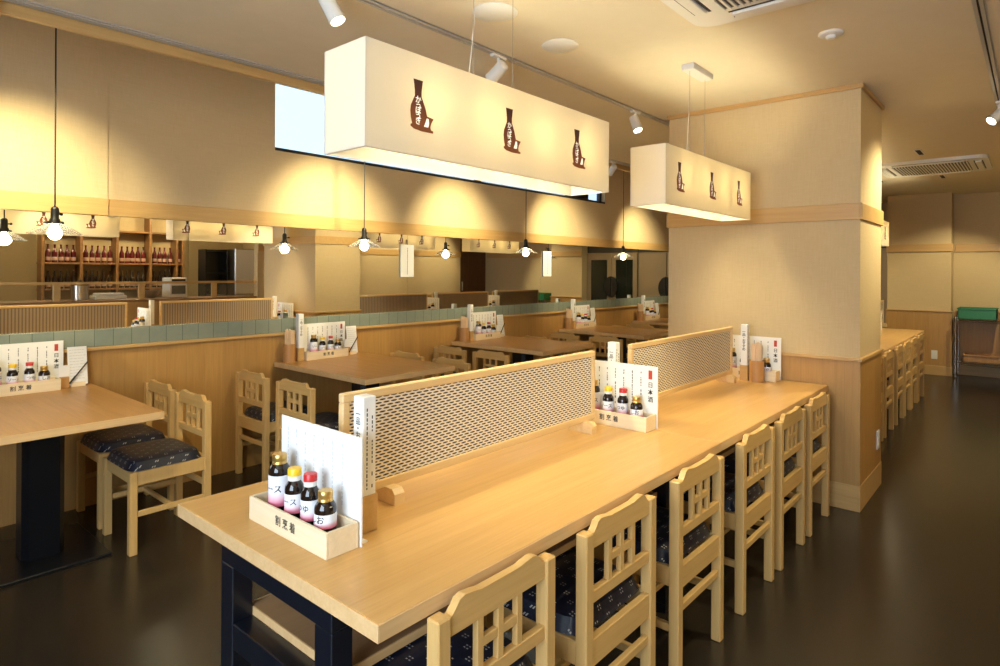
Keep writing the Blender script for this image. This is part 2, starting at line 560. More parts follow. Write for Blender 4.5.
# the pillar
PX0, PX1, PY0, PY1 = 4.08, 4.72, .77, 1.96
def ring(x0, y0, x1, y1, z0, z1, d, bev=.002):
    return (MB().box(x0 - d, y0 - d, z0, x1 + d, y0, z1, bev).box(x0 - d, y1, z0, x1 + d, y1 + d, z1, bev)
            .box(x0 - d, y0, z0, x0, y1, z1, bev).box(x1, y0, z0, x1 + d, y1, z1, bev))
struct('wall_pillar', MB().box(PX0, PY0, 0, PX1, PY1, CE), 'wall')
struct('wainscot_pillar', ring(PX0, PY0, PX1, PY1, .0, .872, .006, 0), 'wains')
struct('trim_7', ring(PX0, PY0, PX1, PY1, .872, .892, .016), 'trim_y')
struct('trim_8', ring(PX0, PY0, PX1, PY1, 1.70, 1.796, .012), 'trim_y')
struct('trim_9', ring(PX0, PY0, PX1, PY1, 2.462, CE, .014), 'trim_y')
struct('baseboard_pillar', ring(PX0, PY0, PX1, PY1, 0, .15, .009), 'trim_y')

# ================================================================ LIGHT FITTINGS
def logo(parent, x, y, z, back):
    """flask-and-cup mark, about 14 cm tall, on one face of the lantern"""
    h = [(-.012, .072), (-.0105, .060), (-.0085, .040), (-.0085, .026), (-.013, .014), (-.0185, -.002), (-.020, -.018), (-.0185, -.036), (-.015, -.052),
         (-.019, -.055), (-.019, -.060), (-.010, -.066), (.010, -.069), (.040, -.068), (.040, -.062), (.034, -.060), (.032, -.052), (.035, -.040), (.041, -.027),
         (.024, -.024), (.0225, -.020), (.0185, -.002), (.013, .014), (.0085, .026), (.0085, .040), (.0105, .060), (.012, .072)]
    hole = [(.0150, -.0545), (.0195, -.040), (.0225, -.029), (.0275, -.031), (.0285, -.042), (.0265, -.054)]
    sgn = -1 if back else 1
    b = MB()
    b.prism([(sgn * p * 1.42, q) for p, q in h], 'y', -.0006, .0006)
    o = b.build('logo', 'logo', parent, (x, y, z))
    c = MB()
    yy = .0009 if back else -.0009
    mt = face_py if back else face_y
    c.text('か\nっ\nぽ\nう\nぎ', .0225, mt(0, yy, -.014), line=.66)
    c._take([(sgn * p * 1.42, yy, q) for p, q in hole], [tuple(range(6))])
    c.build('lettering', 'logotext', o)
def lantern(x0, x1, label):
    """long hanging box lantern, open below, three bulbs inside"""
    y0, y1, z0, z1 = 1.30, 1.485, 1.706, 1.988
    cx, cy = (x0 + x1) / 2, (y0 + y1) / 2
    r = empty('box_lantern', (cx, cy, z0), 0, label, 'hanging lantern', 'box lanterns over the long tables')
    hx, hy, h, t_ = (x1 - x0) / 2, (y1 - y0) / 2, z1 - z0, .003
    b = MB()
    b.box(-hx, -hy, 0, hx, -hy + t_, h).box(-hx, hy - t_, 0, hx, hy, h)
    b.box(-hx, -hy + t_, 0, -hx + t_, hy - t_, h).box(hx - t_, -hy + t_, 0, hx, hy - t_, h)
    b.build('shade', 'shade', r)
    f = MB()
    f.box(-hx + .004, -hy + .004, .0, hx - .004, -hy + .008, .005).box(-hx + .004, hy - .008, .0, hx - .004, hy - .004, .005)
    f.box(-hx + .004, -hy + .008, 0, -hx + .008, hy - .008, .005).box(hx - .008, -hy + .008, 0, hx - .004, hy - .008, .005)
    f.build('frame', 'white', r)
    for lx in (-.42, -.026, .367):
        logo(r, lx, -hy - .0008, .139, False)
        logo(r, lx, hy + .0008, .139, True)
    can = MB().box(-.13, -.035, CE - z0 - .034, .13, .035, CE - z0, .004).build('canopy', 'white', r)
    for q in (-.10, .10):
        MB().cyl((q, 0, h - .002), (q, 0, CE - z0 - .02), .0014, 6).build('cable', 'chrome', r)
    MB().cyl((-.115, .01, h), (-.085, .012, h + .22), .0012, 5).cyl((-.085, .012, h + .22), (-.1, 0, CE - z0 - .02), .0012, 5).build('power_cord', 'white', r)
    for fx in (-.30, -.09, .14, .37):
        lx = fx * (x1 - x0)
        MB().lathe([(.0, .095), (.012, .097), (.022, .106), (.028, .122), (.027, .138), (.016, .160), (.013, .175), (.013, .215), (0, .216)], 14, (lx, 0, .01)).build('bulb', 'bulb', r)
        lamp('POINT', 'lantern_light', (lx, 0, .128 + .01), P_LANT / 4, LANT, parent=r, shadow_soft_size=.03)
    return r
L1 = lantern(.968, 2.165, 'white cloth box lantern hanging nearest, over the near end of the long table')
L2 = lantern(2.672, 3.80, 'white cloth box lantern hanging just in front of the pillar')
L3 = lantern(5.18, 6.45, 'box lantern behind the pillar, first over the far long table, seen in the mirror')
L4 = lantern(7.22, 8.47, 'box lantern furthest away, its end peeking out past the right edge of the pillar')
for o in bpy.data.objects:
    if o.name.startswith('bulb'):
        o.visible_shadow = True

def pendant():
    r = empty('pendant_lamp')
    MB().lathe([(.0, .0), (.045, 0.), (.045, -.012), (.02, -.03), (.0, -.03)], 16, (0, 0, CE2 - 1.55)).build('ceiling_cup', 'iron', r)
    MB().cyl((0, 0, .125), (0, 0, CE2 - 1.575), .0035, 8).build('cord', 'iron', r)
    so = MB().lathe([(0, .135), (.009, .135), (.016, .128), (.018, .118), (.018, .078), (.022, .072), (.024, .062), (.016, .058), (.0, .058)], 16).build('socket', 'iron', r)
    MB().cyl((.017, 0, .100), (.030, 0, .100), .004, 8).lathe([(0, -.008), (.006, -.006), (.008, 0), (.006, .006), (0, .008)], 10, (.034, 0, .1)).build('switch_knob', 'iron', so)
    co = MB().lathe([(.014, .062), (.036, .062), (.038, .056), (.038, .050), (.030, .050), (.014, .050)], 18).build('shade_holder', 'iron', r)
    sc = MB()
    for a in (.4, 2.5, 4.6):
        sc.cyl((.030 * math.cos(a), .030 * math.sin(a), .055), (.046 * math.cos(a), .046 * math.sin(a), .055), .004, 8)
    sc.build('set_screw', 'iron', co)
    MB().lathe([(.030, .058), (.033, .050), (.060, .036), (.112, .004), (.1145, .0), (.113, -.001), (.108, .003), (.058, .033), (.031, .047), (.028, .056)], 32).build('glass_shade', 'glass', r)
    MB().lathe([(0, -.030), (.011, -.028), (.022, -.021), (.029, -.008), (.031, .004), (.029, .016), (.021, .031), (.015, .042), (.014, .056), (0, .057)], 18).build('bulb', 'bulb', r)
    return r
for i, (x, wh) in enumerate(((.86, 'glass pendant lamp hanging over the nearest wall table at far left'),
                             (2.715, 'glass pendant lamp hanging below the near lantern, over the second wall table'),
                             (4.58, 'glass pendant lamp over the third wall table, beneath the right end of the near lantern'),
                             (6.41, 'glass pendant lamp hanging just left of the pillar over the fourth wall table'),
                             (8.25, 'glass pendant lamp over the fifth wall table, hidden behind the pillar'))):
    if i == 4:
        continue
    put(pendant, 'pendant', (x, 3.65, 1.557), .5, wh, 'pendant lamp', 'pendant lamps over the wall tables')
    lamp('POINT', 'pendant_light', (x, 3.65, 1.56), P_PEND, WARM, shadow_soft_size=.034)

def track(name, x0, x1, y, label):
    r = empty(name, (x0, y, CE), 0, label, 'lighting track')
    L = x1 - x0
    MB().box(0, -.018, -.010, L, -.004, 0).box(0, .004, -.010, L, .018, 0).box(0, -.018, -.004, L, .018, 0).build('rail', 'alu', r)
    MB().box(0, -.004, -.006, L, .004, -.003).build('slot', 'dark', r)
    return r
track('lighting_track', .4, 4.30, 2.065, 'thin ceiling lighting track running behind the lanterns to the pillar')
track('lighting_track', 2.6, 9.5, .181, 'ceiling lighting track above the right hand aisle')
r = track('lighting_track', -1.4, 8.0, YF - .038, 'pale ceiling lighting track along the edge of the raised ceiling over the mirror wall')
MB().box(0, -.034, -.006, 9.4, .034, -.0005).build('cover_strip', 'alu', r)

def spot_lamp(loc, aim, label, power=0., size=R(60), blend=.5, on=True):
    """white track spotlight: adapter, stem and tilted head"""
    r = empty('track_spotlight', loc, 0, label, 'spotlight', 'white track spotlights')
    MB().box(-.05, -.014, -.024, .05, .014, -.008, .003).build('adapter', 'plastic', r)
    MB().cyl((0, 0, -.02), (0, 0, -.055), .008, 10).build('stem', 'plastic', r)
    d = (Vector(aim) - Vector(loc)).normalized()
    q = d.to_track_quat('Z', 'Y').to_matrix()
    c = Vector((0, 0, -.085))
    hd = MB().lathe([(0, -.050), (.020, -.050), (.029, -.044), (.031, -.036), (.033, .056), (.0345, .060), (.0345, .066), (.029, .066), (.027, .054), (0, .054)], 20, c, q).build('lamp_head', 'plastic', r)
    MB().lathe([(0, .056), (.0255, .056), (.0255, .0575), (0, .0580)], 18, c, q).build('lens', 'lens', hd)
    if power:
        p = Vector(loc) + c + d * .08
        lamp('SPOT', 'spot_beam', p, power, WARM, aim=p + d, spot_size=size, spot_blend=blend, shadow_soft_size=.03)
    return r
ty = YF - .038
sp = spot_lamp
sp((1.37, 2.065, CE), (1.9, 1.25, .72), 'white track spotlight at the top, left of the near lantern', P_SPOT * .5, R(70), .9)
sp((2.36, 2.065, CE), (2.6, 4.2, 1.35), 'white track spotlight showing above the middle of the near lantern', P_SPOT * .3, R(55), .6)
sp((3.78, 2.065, CE), (3.5, 1.3, .72), 'white track spotlight over the gap between the two lanterns', P_SPOT * .4, R(60), .6)
sp((.50, ty, CE), (.85, YW, 1.78), 'white track spotlight cut by the left edge of the photo', P_SPOT, R(70), 1.)
sp((5.35, ty, CE), (5.9, YW, 1.75), 'white track spotlight by the raised ceiling edge, left of the second lantern', P_SPOT, R(70), 1.)
sp((2.60, ty, CE), (2.80, YW, 1.74), 'white track spotlight hidden behind the left end of the near lantern', P_SPOT * .9, R(70), 1.)
sp((4.0, ty, CE), (4.18, YW, 1.74), 'white track spotlight hidden behind the middle of the near lantern', P_SPOT * .9, R(70), 1.)
sp((7.3, ty, CE), (7.75, YW, 1.74), 'white track spotlight hidden behind the second lantern', P_SPOT * .9, R(70), 1.)
sp((8.7, ty, CE), (10.4, 2.5, 1.1), 'added white track spotlight hidden by the pillar, brightening the fridges', P_SPOT * .7, R(80), 1.)  # added unseen spot, put in to lift the dark fridges
sp((4.42, ty, CE), (4.38, 1.96, 1.55), 'white track spotlight hidden behind the near lantern, turned to the back of the pillar', P_SPOT * .6, R(74), 1.)
sp((5.05, .181, CE), (4.55, .77, 1.78), 'white track spotlight over the aisle at the right edge of the photo', P_SPOT * .8, R(70), 1.)
sp((2.60, .181, CE), (2.2, 1.2, .72), 'dark looking track spotlight at the top right corner of the photo', P_SPOT * .45, R(70), .7)
for x, y, ax, ay in ((6.6, .181, 6.7, 1.2), (8.4, .181, 8.2, 1.2), (9.3, .181, 10.3, .9)):
    lamp('SPOT', 'aisle_beam', (x, y, CE - .12), P_SPOT * .5, WARM, aim=(ax, ay, .9), spot_size=R(75), spot_blend=.7, shadow_soft_size=.03)  # unseen aisle spots, added as bare lamps without fittings
for x in (6.0, 7.6, 9.0):
    lamp('SPOT', 'side_wall_beam', (x, -.1, CE - .1), P_SPOT * .5, WARM, aim=(x, YR, 1.55), spot_size=R(65), spot_blend=.8, shadow_soft_size=.03)  # lamps only: side wall spots out of view, no fixture built
for x in (2.2, 3.6, 4.6):
    lamp('POINT', 'kitchen_light', (x, -2.9, CE - .06), 14, WARM, shadow_soft_size=.1)  # unseen ceiling lamps added for the kitchen, no fitting modelled

sp((.45, 2.065, CE), (1.15, 3.25, .45), 'added white track spotlight outside the frame, brightening the nearest wall table chairs', P_SPOT * .55, R(58), 1.)  # off-frame spot added to throw warm light on the nearest wall chairs

# ceiling fittings
def disc(loc, r, label):
    o = empty('ceiling_speaker', loc, 0, label, 'ceiling speaker', 'round ceiling speakers')
    MB().lathe([(0, 0), (r, 0), (r, -.006), (r * .9, -.012), (0, -.013)], 36).build('grille', 'white', o)
    MB().lathe([(r * .98, -.002), (r * 1.05, -.002), (r * 1.05, -.006), (r * .98, -.008)], 36).build('rim', 'plastic', o)
disc((1.965, 1.74, CE), .092, 'round white ceiling speaker above the near lantern, cut by the top of the photo')
disc((2.46, 1.755, CE), .086, 'round white ceiling speaker, the right and farther of the two')
o = empty('smoke_detector', (3.136, .715, CE), 0, 'small round smoke detector on the bare ceiling left of the aisle track', 'smoke detector')
MB().lathe([(0, 0), (.052, 0), (.052, -.008), (.044, -.014), (0, -.014)], 28).build('base', 'white', o)
MB().lathe([(0, -.012), (.022, -.012), (.022, -.022), (.016, -.028), (0, -.028)], 18).build('sensor', 'plastic', o)
def aircon(cx, cy, label):
    """ceiling cassette: rounded fascia, central return grille, four outlet flaps"""
    o = empty('air_conditioner', (cx, cy, CE), 0, label, 'air conditioner', 'ceiling cassette air conditioners')
    s, rr = .465, .09
    pts = []
    for qx, qy, a0 in ((1, 1, 0), (-1, 1, 90), (-1, -1, 180), (1, -1, 270)):
        for k in range(6):
            a = R(a0 + 18 * k)
            pts.append((qx * (s - rr) + rr * math.cos(a), qy * (s - rr) + rr * math.sin(a)))
    MB().prism(pts, 'z', -.03, 0).build('fascia', 'plastic', o)
    g = MB().box(-.31, -.31, -.034, .31, .31, -.029).build('return_grille', 'grille', o)
    sl = MB()
    for k in range(25):
        y = -.30 + k * .025
        sl.box(-.31, y - .005, -.041, .31, y + .005, -.034)
    sl.build('grille_slats', 'plastic', g)
    for a in range(4):
        f = MB().box(-.29, .362, -.042, .29, .412, -.028, .004)
        f.build('outlet_flap', 'plastic', o, rot=(0, 0, a * PI / 2))
        d = MB().box(-.30, .350, -.0315, .30, .361, -.0295).box(-.30, .413, -.0315, .30, .421, -.0295)
        d.build('outlet_slot', 'dark', o, rot=(0, 0, a * PI / 2))
aircon(2.18, .66, 'white ceiling air conditioner cut off by the top right of the photo')
aircon(7.66, .80, 'white ceiling air conditioner far down the aisle beyond the pillar')
for x, y, lab in ((6.72, .80, 'slim dark ceiling air slot nearer than the far air conditioner'), (8.5, 1.40, 'slim dark ceiling air slot left of the far air conditioner'), (8.56, .80, 'slim dark ceiling air slot behind the far air conditioner')):
    o = empty('ceiling_vent', (x, y, CE), 0, lab, 'ceiling vent', 'slim ceiling air slots')
    MB().box(-.15, -.03, -.004, .15, .03, 0).build('frame', 'plastic', o)
    MB().box(-.13, -.018, -.006, .13, .018, -.003).build('slot', 'dark', o)

# ================================================================ LONG TABLES
def long_table(x0, x1, y0, y1, label):
    r = empty('communal_table', (x0, (y0 + y1) / 2, 0), 0, label, 'table', 'long tables')
    L, h = x1 - x0, (y1 - y0) / 2
    tp = MB().box(0.003, -h + .003, .685, L - .0005, h - .003, .72, .001).build('tabletop', 'table', r)
    MB().box(0, -h, .6845, .003, h, .7195, .001).box(.003, -h, .6845, L - .0005, -h + .003, .7195, .001).box(.003, h - .003, .6845, L - .0005, h, .7195, .001).build('edge_band', 'edge', tp)
    for x in (.033, L - .065):
        f = MB()
        f.box(x, -.255, .61, x + .055, .255, .685, .002)
        mr = MB().box(x, -.19, .40, x + .055, .19, .466, .002)
        o = f.build('end_frame', 'navy', r)
        MB().box(x, -.255, .0, x + .055, .255, .035, .002).build('foot_rail', 'navy', o)
        mr.build('cross_rail', 'navy', o)
        for s in (-1, 1):
            MB().box(x, s * .19, .035, x + .055, s * .255, .61, .002).build('leg', 'navy', o)
    sh = MB().box(.093, -.215, .468, L - .07, .215, .486).build('shelf', 'laminate', r)
    MB().box(.089, -.218, .466, .093, .218, .488).box(.093, -.219, .466, L - .07, -.215, .488).box(.093, .215, .466, L - .07, .219, .488).build('edge_band', 'edge', sh)
    return r
TY0, TY1 = .928, 1.837
long_table(.727, 2.40, TY0, TY1, 'long wooden table nearest, with black end frame, at front of photo')
long_table(2.4005, 4.055, TY0, TY1, 'long wooden table continuing the nearest one and butting against the pillar')
long_table(5.0, 6.5275, .985, 1.925, 'long wooden table behind the pillar, near half of the far pair')
long_table(6.528, 8.76, .985, 1.925, 'long wooden table behind the pillar, its end pointing at the far wall')

def partition():
    L = 1.27
    r = empty('table_partition')
    f = MB()
    f.box(0, -.011, .305, L, .011, .33, .003).box(0, -.011, .04, L, .011, .066, .003)
    f.box(0, -.011, .066, .024, .011, .305, .003).box(L - .024, -.011, .066, L, .011, .305, .003)
    f.build('frame', 'frame', r)
    MB().box(.022, -.004, .064, L - .022, .004, .307).build('screen_panel', 'mesh', r)
    MB().box(.024, .0042, .066, L - .024, .0075, .305).build('back_board', 'ribs', r)
    for x in (.160, L - .080):
        MB().prism([(-.058, 0), (.058, 0), (.058, .030), (.046, .044), (-.046, .044), (-.058, .030)], 'x', x - .018, x + .018).build('foot', 'frame', r)
    return r
for x, y, lab in ((.985, 1.425, 'low wood framed screen with slit pattern along the nearest long table'), (2.565, 1.425, 'low wood framed slit pattern screen on the table end touching the pillar'),
               (5.05, 1.455, 'low framed screen behind the pillar, first on the far tables'), (6.42, 1.455, 'low framed screen in the middle of the far tables behind the pillar'), (7.80, 1.455, 'low framed screen at the far end of the far tables')):
    put(partition, 'partition', (x, y, .72), 0, lab, 'table partition', 'slatted table partitions')

# ================================================================ CHAIRS
CW, CD = .1975, .195
def chair():
    r = empty('dining_chair')
    L = .036
    for s in (-1, 1):
        a, b_ = s * CW, s * (CW - L)
        MB().box(a, -CD, 0, b_, -CD + L, .69, .003).build('leg', 'chair', r)
        MB().box(a, CD - L, 0, b_, CD, .402, .003).build('leg', 'chair', r)
    q = CW - L + .004
    y0, y1 = -CD + .006, -CD + .026
    pts = [(-q, .645), (q, .645), (q, .684), (q - .012, .686), (q - .024, .698), (q - .034, .710), (q - .050, .7145), (q - .080, .711), (q - .10, .707),
           (-q + .10, .707), (-q + .080, .711), (-q + .050, .7145), (-q + .034, .710), (-q + .024, .698), (-q + .012, .686), (-q, .684)]
    MB().prism(pts, 'y', y0, y1).build('top_rail', 'chair_x', r)
    MB().box(-q, y0, .496, q, y1, .530, .002).build('mid_rail', 'chair_x', r)
    la = MB()
    for x in (-.066, 0, .066):
        la.box(x - .010, y0 + .001, .526, x + .010, y1 - .003, .649, .0015)
    la.box(-.058, y0 + .002, .578, .058, y1 - .004, .600, .0015)
    la.build('back_lattice', 'chair', r)
    MB().box(-q, -CD + .005, .326, q, -CD + .027, .400, .002).build('seat_rail', 'chair_x', r)
    MB().box(-q, CD - .030, .34, q, CD - .010, .400, .002).build('seat_rail', 'chair_x', r)
    for s in (-1, 1):
        MB().box(s * (CW - .004), -CD + L - .002, .335, s * (CW - .024), CD - L + .002, .400, .002).build('side_rail', 'chair', r)
    MB().box(-q, -CD + .008, .244, q, -CD + .026, .270, .002).build('back_stretcher', 'chair_x', r)
    for s in (-1, 1):
        MB().box(s * (CW - .008), -CD + L - .002, .180, s * (CW - .026), CD - L + .002, .206, .002).build('side_stretcher', 'chair', r)
    MB().box(-CW + .02, -.01, .183, CW - .02, .008, .203, .002).build('cross_stretcher', 'chair_x', r)
    # cushion: soft, domed, round cornered
    def fn(u, v):
        a, c = u * 2 - 1, v * 2 - 1
        k = (abs(a) ** 5 + abs(c) ** 5)
        x, y = a, c
        nrm = (abs(a) ** 7 + abs(c) ** 7) ** (1 / 7) if (a or c) else 1
        mx = max(abs(a), abs(c)) or 1
        sc = mx / nrm
        z = .403 + .050 * max(0, 1 - max(abs(a), abs(c)) ** 9) ** .5 + .007 * (1 - a * a) * (1 - c * c)
        return (x * sc * .194, -.163 + (y * sc + 1) * .5 * .357, z)
    cu = MB().grid(fn, 22, 22)
    cu.box(-.17, -.14, .399, .17, .17, .404)
    cu.build('cushion', 'kasuri', r)
    return r
n_ = ['nearest, cut by photo bottom', 'second from the front', 'third from the front', 'fourth from the front', 'fifth from the front', 'sixth, last before pillar']
for k, xl in enumerate((.842, 1.375, 1.93, 2.53, 3.025, 3.517)):
    put(chair, 'chair', (xl + CW, .885 + CD, 0), 0, 'pale wooden chair on the aisle side of the long table, ' + n_[k], 'chair', 'chairs along the long table')
n_ = ['first visible past the pillar edge', 'second past the pillar', 'third past the pillar', 'fourth past the pillar', 'fifth past the pillar', 'last before the far wall']
for k, xr in enumerate((5.95, 6.45, 7.03, 7.50, 7.95, 8.42)):
    put(chair, 'chair', (xr - CW, .945 + CD, 0), 0, 'wooden chair along the far long table, ' + n_[k], 'chair', 'chairs along the far long table')

# wall tables with their chairs
TL = [(.395, 1.155), (2.32, 3.07), (4.11, 4.88), (5.85, 6.62), (7.56, 8.34)]
TN = ['nearest wall table at far left', 'second wall table', 'third wall table', 'fourth wall table', 'fifth wall table']
def wall_table():
    r = empty('wall_table')
    h = .385
    tp = MB().box(-h + .002, .002, .685, h - .002, 1.081, .72, .001).build('tabletop', 'table_y', r)
    MB().box(-h, 0, .6845, h, .002, .7195, .001).box(-h, .002, .6845, -h + .002, 1.081, .7195, .001).box(h - .002, .002, .6845, h, 1.081, .7195, .001).build('edge_band', 'edge', tp)
    MB().prism([(-.085, -.05), (-.06, -.08), (.06, -.08), (.085, -.05), (.085, .05), (.06, .08), (-.06, .08), (-.085, .05)], 'z', .012, .67).build('pedestal', 'black', r, (.03, .55, 0))
    MB().box(-.26, .29, 0, .26, .83, .014, .003).build('base_plate', 'black', r)
    MB().box(-.2, .35, .67, .2, .75, .685).build('mounting_plate', 'black', r)
    return r
for k, (a, c) in enumerate(TL):
    put(wall_table, 'wtable', ((a + c) / 2, 3.085, 0), 0, ['wooden pedestal table against the mirror wall, nearest and cut by the left edge', 'wooden pedestal table at the mirror wall, second from the left', 'wooden pedestal table at the mirror wall, third from the left behind the screen',
        'wooden pedestal table at the mirror wall, fourth from the left', 'wooden pedestal table at the mirror wall, fifth and half hidden by the pillar'][k], 'table', 'tables along the mirror wall')
def wchair(back, y, face, label):
    x = back + CD * face
    put(chair, 'chair', (x, y, 0), -PI / 2 * face, label, 'chair', 'chairs at the wall tables')
CHW = [(1.47, 3.48, -1, 'wooden chair with blue cushion, turned to the nearest wall table, aisle side'), (1.475, 3.945, -1, 'wooden chair half behind the aisle side one at the nearest wall table'),
       (2.0, 3.39, 1, 'wooden chair at the left side of the second wall table, nearer the aisle'), (2.0, 3.915, 1, 'wooden chair at the left side of the second wall table, against the wainscot'),
       (3.37, 3.40, -1, 'wooden chair at the right side of the second wall table, nearer the aisle'), (3.38, 3.93, -1, 'wooden chair at the right side of the second wall table, next to the wall'),
       (3.87, 3.47, 1, 'wooden chair at the left side of the third wall table, nearer the aisle'), (3.86, 3.95, 1, 'wooden chair at the left side of the third wall table, next to the wall'),
       (5.12, 3.40, -1, 'wooden chair at the right side of the third wall table, nearer the aisle'), (5.12, 3.93, -1, 'wooden chair at the right side of the third wall table, next to the wall'),
       (5.60, 3.40, 1, 'wooden chair at the left side of the fourth wall table, nearer the aisle'), (5.60, 3.93, 1, 'wooden chair at the left side of the fourth wall table, next to the wall'),
       (6.90, 3.40, -1, 'wooden chair at the right side of the fourth wall table, nearer the aisle'), (6.90, 3.93, -1, 'wooden chair at the right side of the fourth wall table, next to the wall'),
       (7.33, 3.93, 1, 'wooden chair at the left side of the fifth wall table, next to the wall')]
for c in CHW:
    wchair(*c)

# ================================================================ THINGS ON THE TABLES
def cond_box():
    """open hinoki tray, front towards -Y"""
    r = empty('condiment_box')
    w_, d, h, t_ = .18, .045, .062, .007
    MB().box(-w_, -d, 0, w_, -d + t_, h, .001).build('front_panel', 'hinoki', r)
    MB().box(-w_, d - t_, 0, w_, d, h, .001).box(-w_, -d + t_, 0, -w_ + t_, d - t_, h, .001).box(w_ - t_, -d + t_, 0, w_, d - t_, h, .001).build('side_panels', 'hinoki', r)
    MB().box(-w_ + t_, -d + t_, 0, w_ - t_, d - t_, .006).build('bottom', 'hinoki', r)
    b = MB()
    for k, ch in enumerate('割烹着'):
        b.text(ch, .027, face_y(-.032 + .034 * k, -d - .0006, .033))
    b.build('lettering', 'ink', r)
    return r
def sauce(h, rad, cap, ring_, word):
    def mk():
        r = empty('sauce_bottle')
        s = h - .052 if ring_ else h - .043
        MB().lathe([(0, 0), (rad * .94, 0), (rad, .003), (rad, s), (rad * .95, s + .007), (rad * .66, s + .019), (rad * .56, s + .023), (rad * .56, h - .012), (0, h - .012)], 22).build('bottle_body', 'soy', r)
        la = MB().lathe([(rad + .0002, .045), (rad + .0006, .0455), (rad + .0006, s - .010), (rad + .0002, s - .0095)], 24)
        lo = la.build('label', 'label', r)
        MB().text(word, rad * .80, Matrix.Translation((0, 0, .020 + s * .52)) @ Matrix.Rotation(PI / 2, 4, 'X'), bend=rad + .0010).build('lettering', 'ink', lo)
        cr = rad * .68
        if ring_:
            MB().lathe([(0, h - .030), (cr * 1.02, h - .030), (cr * 1.02, h - .018), (0, h - .018)], 20).build('collar', 'plastic', r)
            MB().lathe([(0, h - .018), (cr * 1.04, h - .018), (cr * 1.04, h - .003), (cr * .95, h), (0, h)], 20).box(cr * .9, -.004, h - .008, cr * 1.22, .004, h - .003).build('cap', cap, r)
        else:
            MB().lathe([(0, h - .026), (cr, h - .026), (cr, h - .020), (cr * .92, h - .018), (cr, h - .016), (cr, h - .002), (cr * .92, h), (0, h)], 22).build('cap', cap, r)
        return r
    return mk
BT = [('tall', .176, .0275, 'gold', False, 'ソース', 'tall gold capped', -.100), ('yellow', .154, .0245, 'yellow', True, 'ソース', 'yellow capped', -.026),
      ('red', .156, .0235, 'red', True, 'つゆ', 'red capped', .047), ('short', .130, .0265, 'gold', False, 'しお', 'short gold capped', .113)]
def menu_board(glare=False):  # pale variant paints glare: lettering washed out, title and seal left off
    def mk():
        r = empty('menu_board')
        MB().box(-.183, -.002, 0, .183, .002, .262).build('board', 'paper', r)
        MB().prism([(-.002, .0), (.028, .0), (.028, .003), (.001, .004), (.001, .05), (-.002, .05)], 'x', -.17, .17).build('stand', 'plastic', r)
        rn = random.Random(3)
        for k in range(7):
            tx = MB()
            x = .105 - .042 * k
            z = .235
            end = .075 + rn.random() * .03
            while z > end:
                q = .005 + .006 * rn.random()
                tx.box(x - .0012 - .0012 * rn.random(), -.0028, z - q, x + .0012 + .0016 * rn.random(), -.0021, z)
                z -= q + .002 + .003 * rn.random()
                if rn.random() < .08:
                    z -= .012
            tx.build('text_column', 'faint_ink' if glare else 'grey_ink', r)
        if not glare:
            b = MB()
            for k, ch in enumerate('日本酒'):
                b.text(ch, .026, face_y(.150, -.0026, .180 - .031 * k))
            b.build('title', 'ink', r)
            MB().box(.141, -.0030, .206, .158, -.0021, .244, .001).build('red_seal', 'seal', r)
        return r
    return mk
def sleeve():
    """square wooden holder with a tall folded paper standing in it"""
    r = empty('paper_menu_holder')
    h = .0235
    MB().box(-h, -h, 0, h, -h + .003, .094).box(-h, h - .003, 0, h, h, .094).box(-h, -h + .003, 0, -h + .003, h - .003, .094).box(h - .003, -h + .003, 0, h, h - .003, .094).box(-h, -h, 0, h, h, .003).build('holder', 'trim', r)
    p = MB().box(-h + .003, -h + .003, .004, h - .003, h - .003, .345, .003, 2).build('folded_paper', 'paper', r)
    b = MB()
    b.text('一\n品\n・\nお\nす\nす\nめ', .021, face_y(0.0, -h + .0024, .245), line=.86)
    rn = random.Random(5)
    for k, x in enumerate((-.008, .008)):
        z = .315 - .02 * k
        while z > .11:
            q = .004 + .006 * rn.random()
            b.box(h - .0030, x - .0014, z - q, h - .0025, x + .0016, z)
            z -= q + .002 + (.02 if rn.random() < .07 else .002)
    b.build('lettering', 'ink', p)
    return r
def chop_cup():
    r = empty('chopstick_cup')
    MB().lathe([(0, 0), (.043, 0), (.043, .130), (.039, .130), (.039, .006), (0, .006)], 24).build('cup', 'cup', r)
    rn = random.Random(9)
    for k in range(20):
        a = k * 2.4
        q = .004 + .0275 * ((k + 1) / 20) ** .5
        x, y = q * math.cos(a), q * math.sin(a)
        MB().prism([(x - .0045, y - .0033), (x + .0045, y - .0033), (x + .0045, y + .0033), (x - .0045, y + .0033)], 'z', .007, .215 + .024 * rn.random()).build('wrapped_chopsticks', 'wrap', r)
    return r
def order_pad():
    """little order sheet leaning on a clear stand with a black pen across it"""
    r = empty('order_pad_stand')
    MB().prism([(-.012, 0), (.030, 0), (.030, .004), (-.006, .006), (.012, .10), (.008, .10), (-.012, .006)], 'x', -.035, .035).build('stand', 'hinoki', r)
    p = MB().prism([(-.010, .010), (-.007, .010), (.022, .222), (.019, .222)], 'x', -.047, .047).build('order_sheet', 'paper', r)
    tx = MB()
    rn = random.Random(4)
    for k in range(11):
        z = .205 - .016 * k
        y = -.010 + (z - .010) * .137
        x = -.038
        while x < .03:
            q = .006 + .012 * rn.random()
            tx.box(x, y - .0012, z - .002, min(x + q, .04), y - .0004, z + .001)
            x += q + .004
    tx.build('print_lines', 'faint_ink', p)
    MB().cyl((-.040, -.022, .030), (.046, -.008, .135), .0035, 10).cyl((-.046, -.0232, .022), (-.015, -.018, .061), .0050, 10).build('pen', 'ink', r)
    return r
def card_clip():
    r = empty('order_card_clip')
    MB().box(-.022, -.018, 0, .022, .018, .062, .002).build('block', 'cup', r)
    MB().box(-.026, -.003, .058, .026, .0, .125).build('card', 'paper', r)
    return r

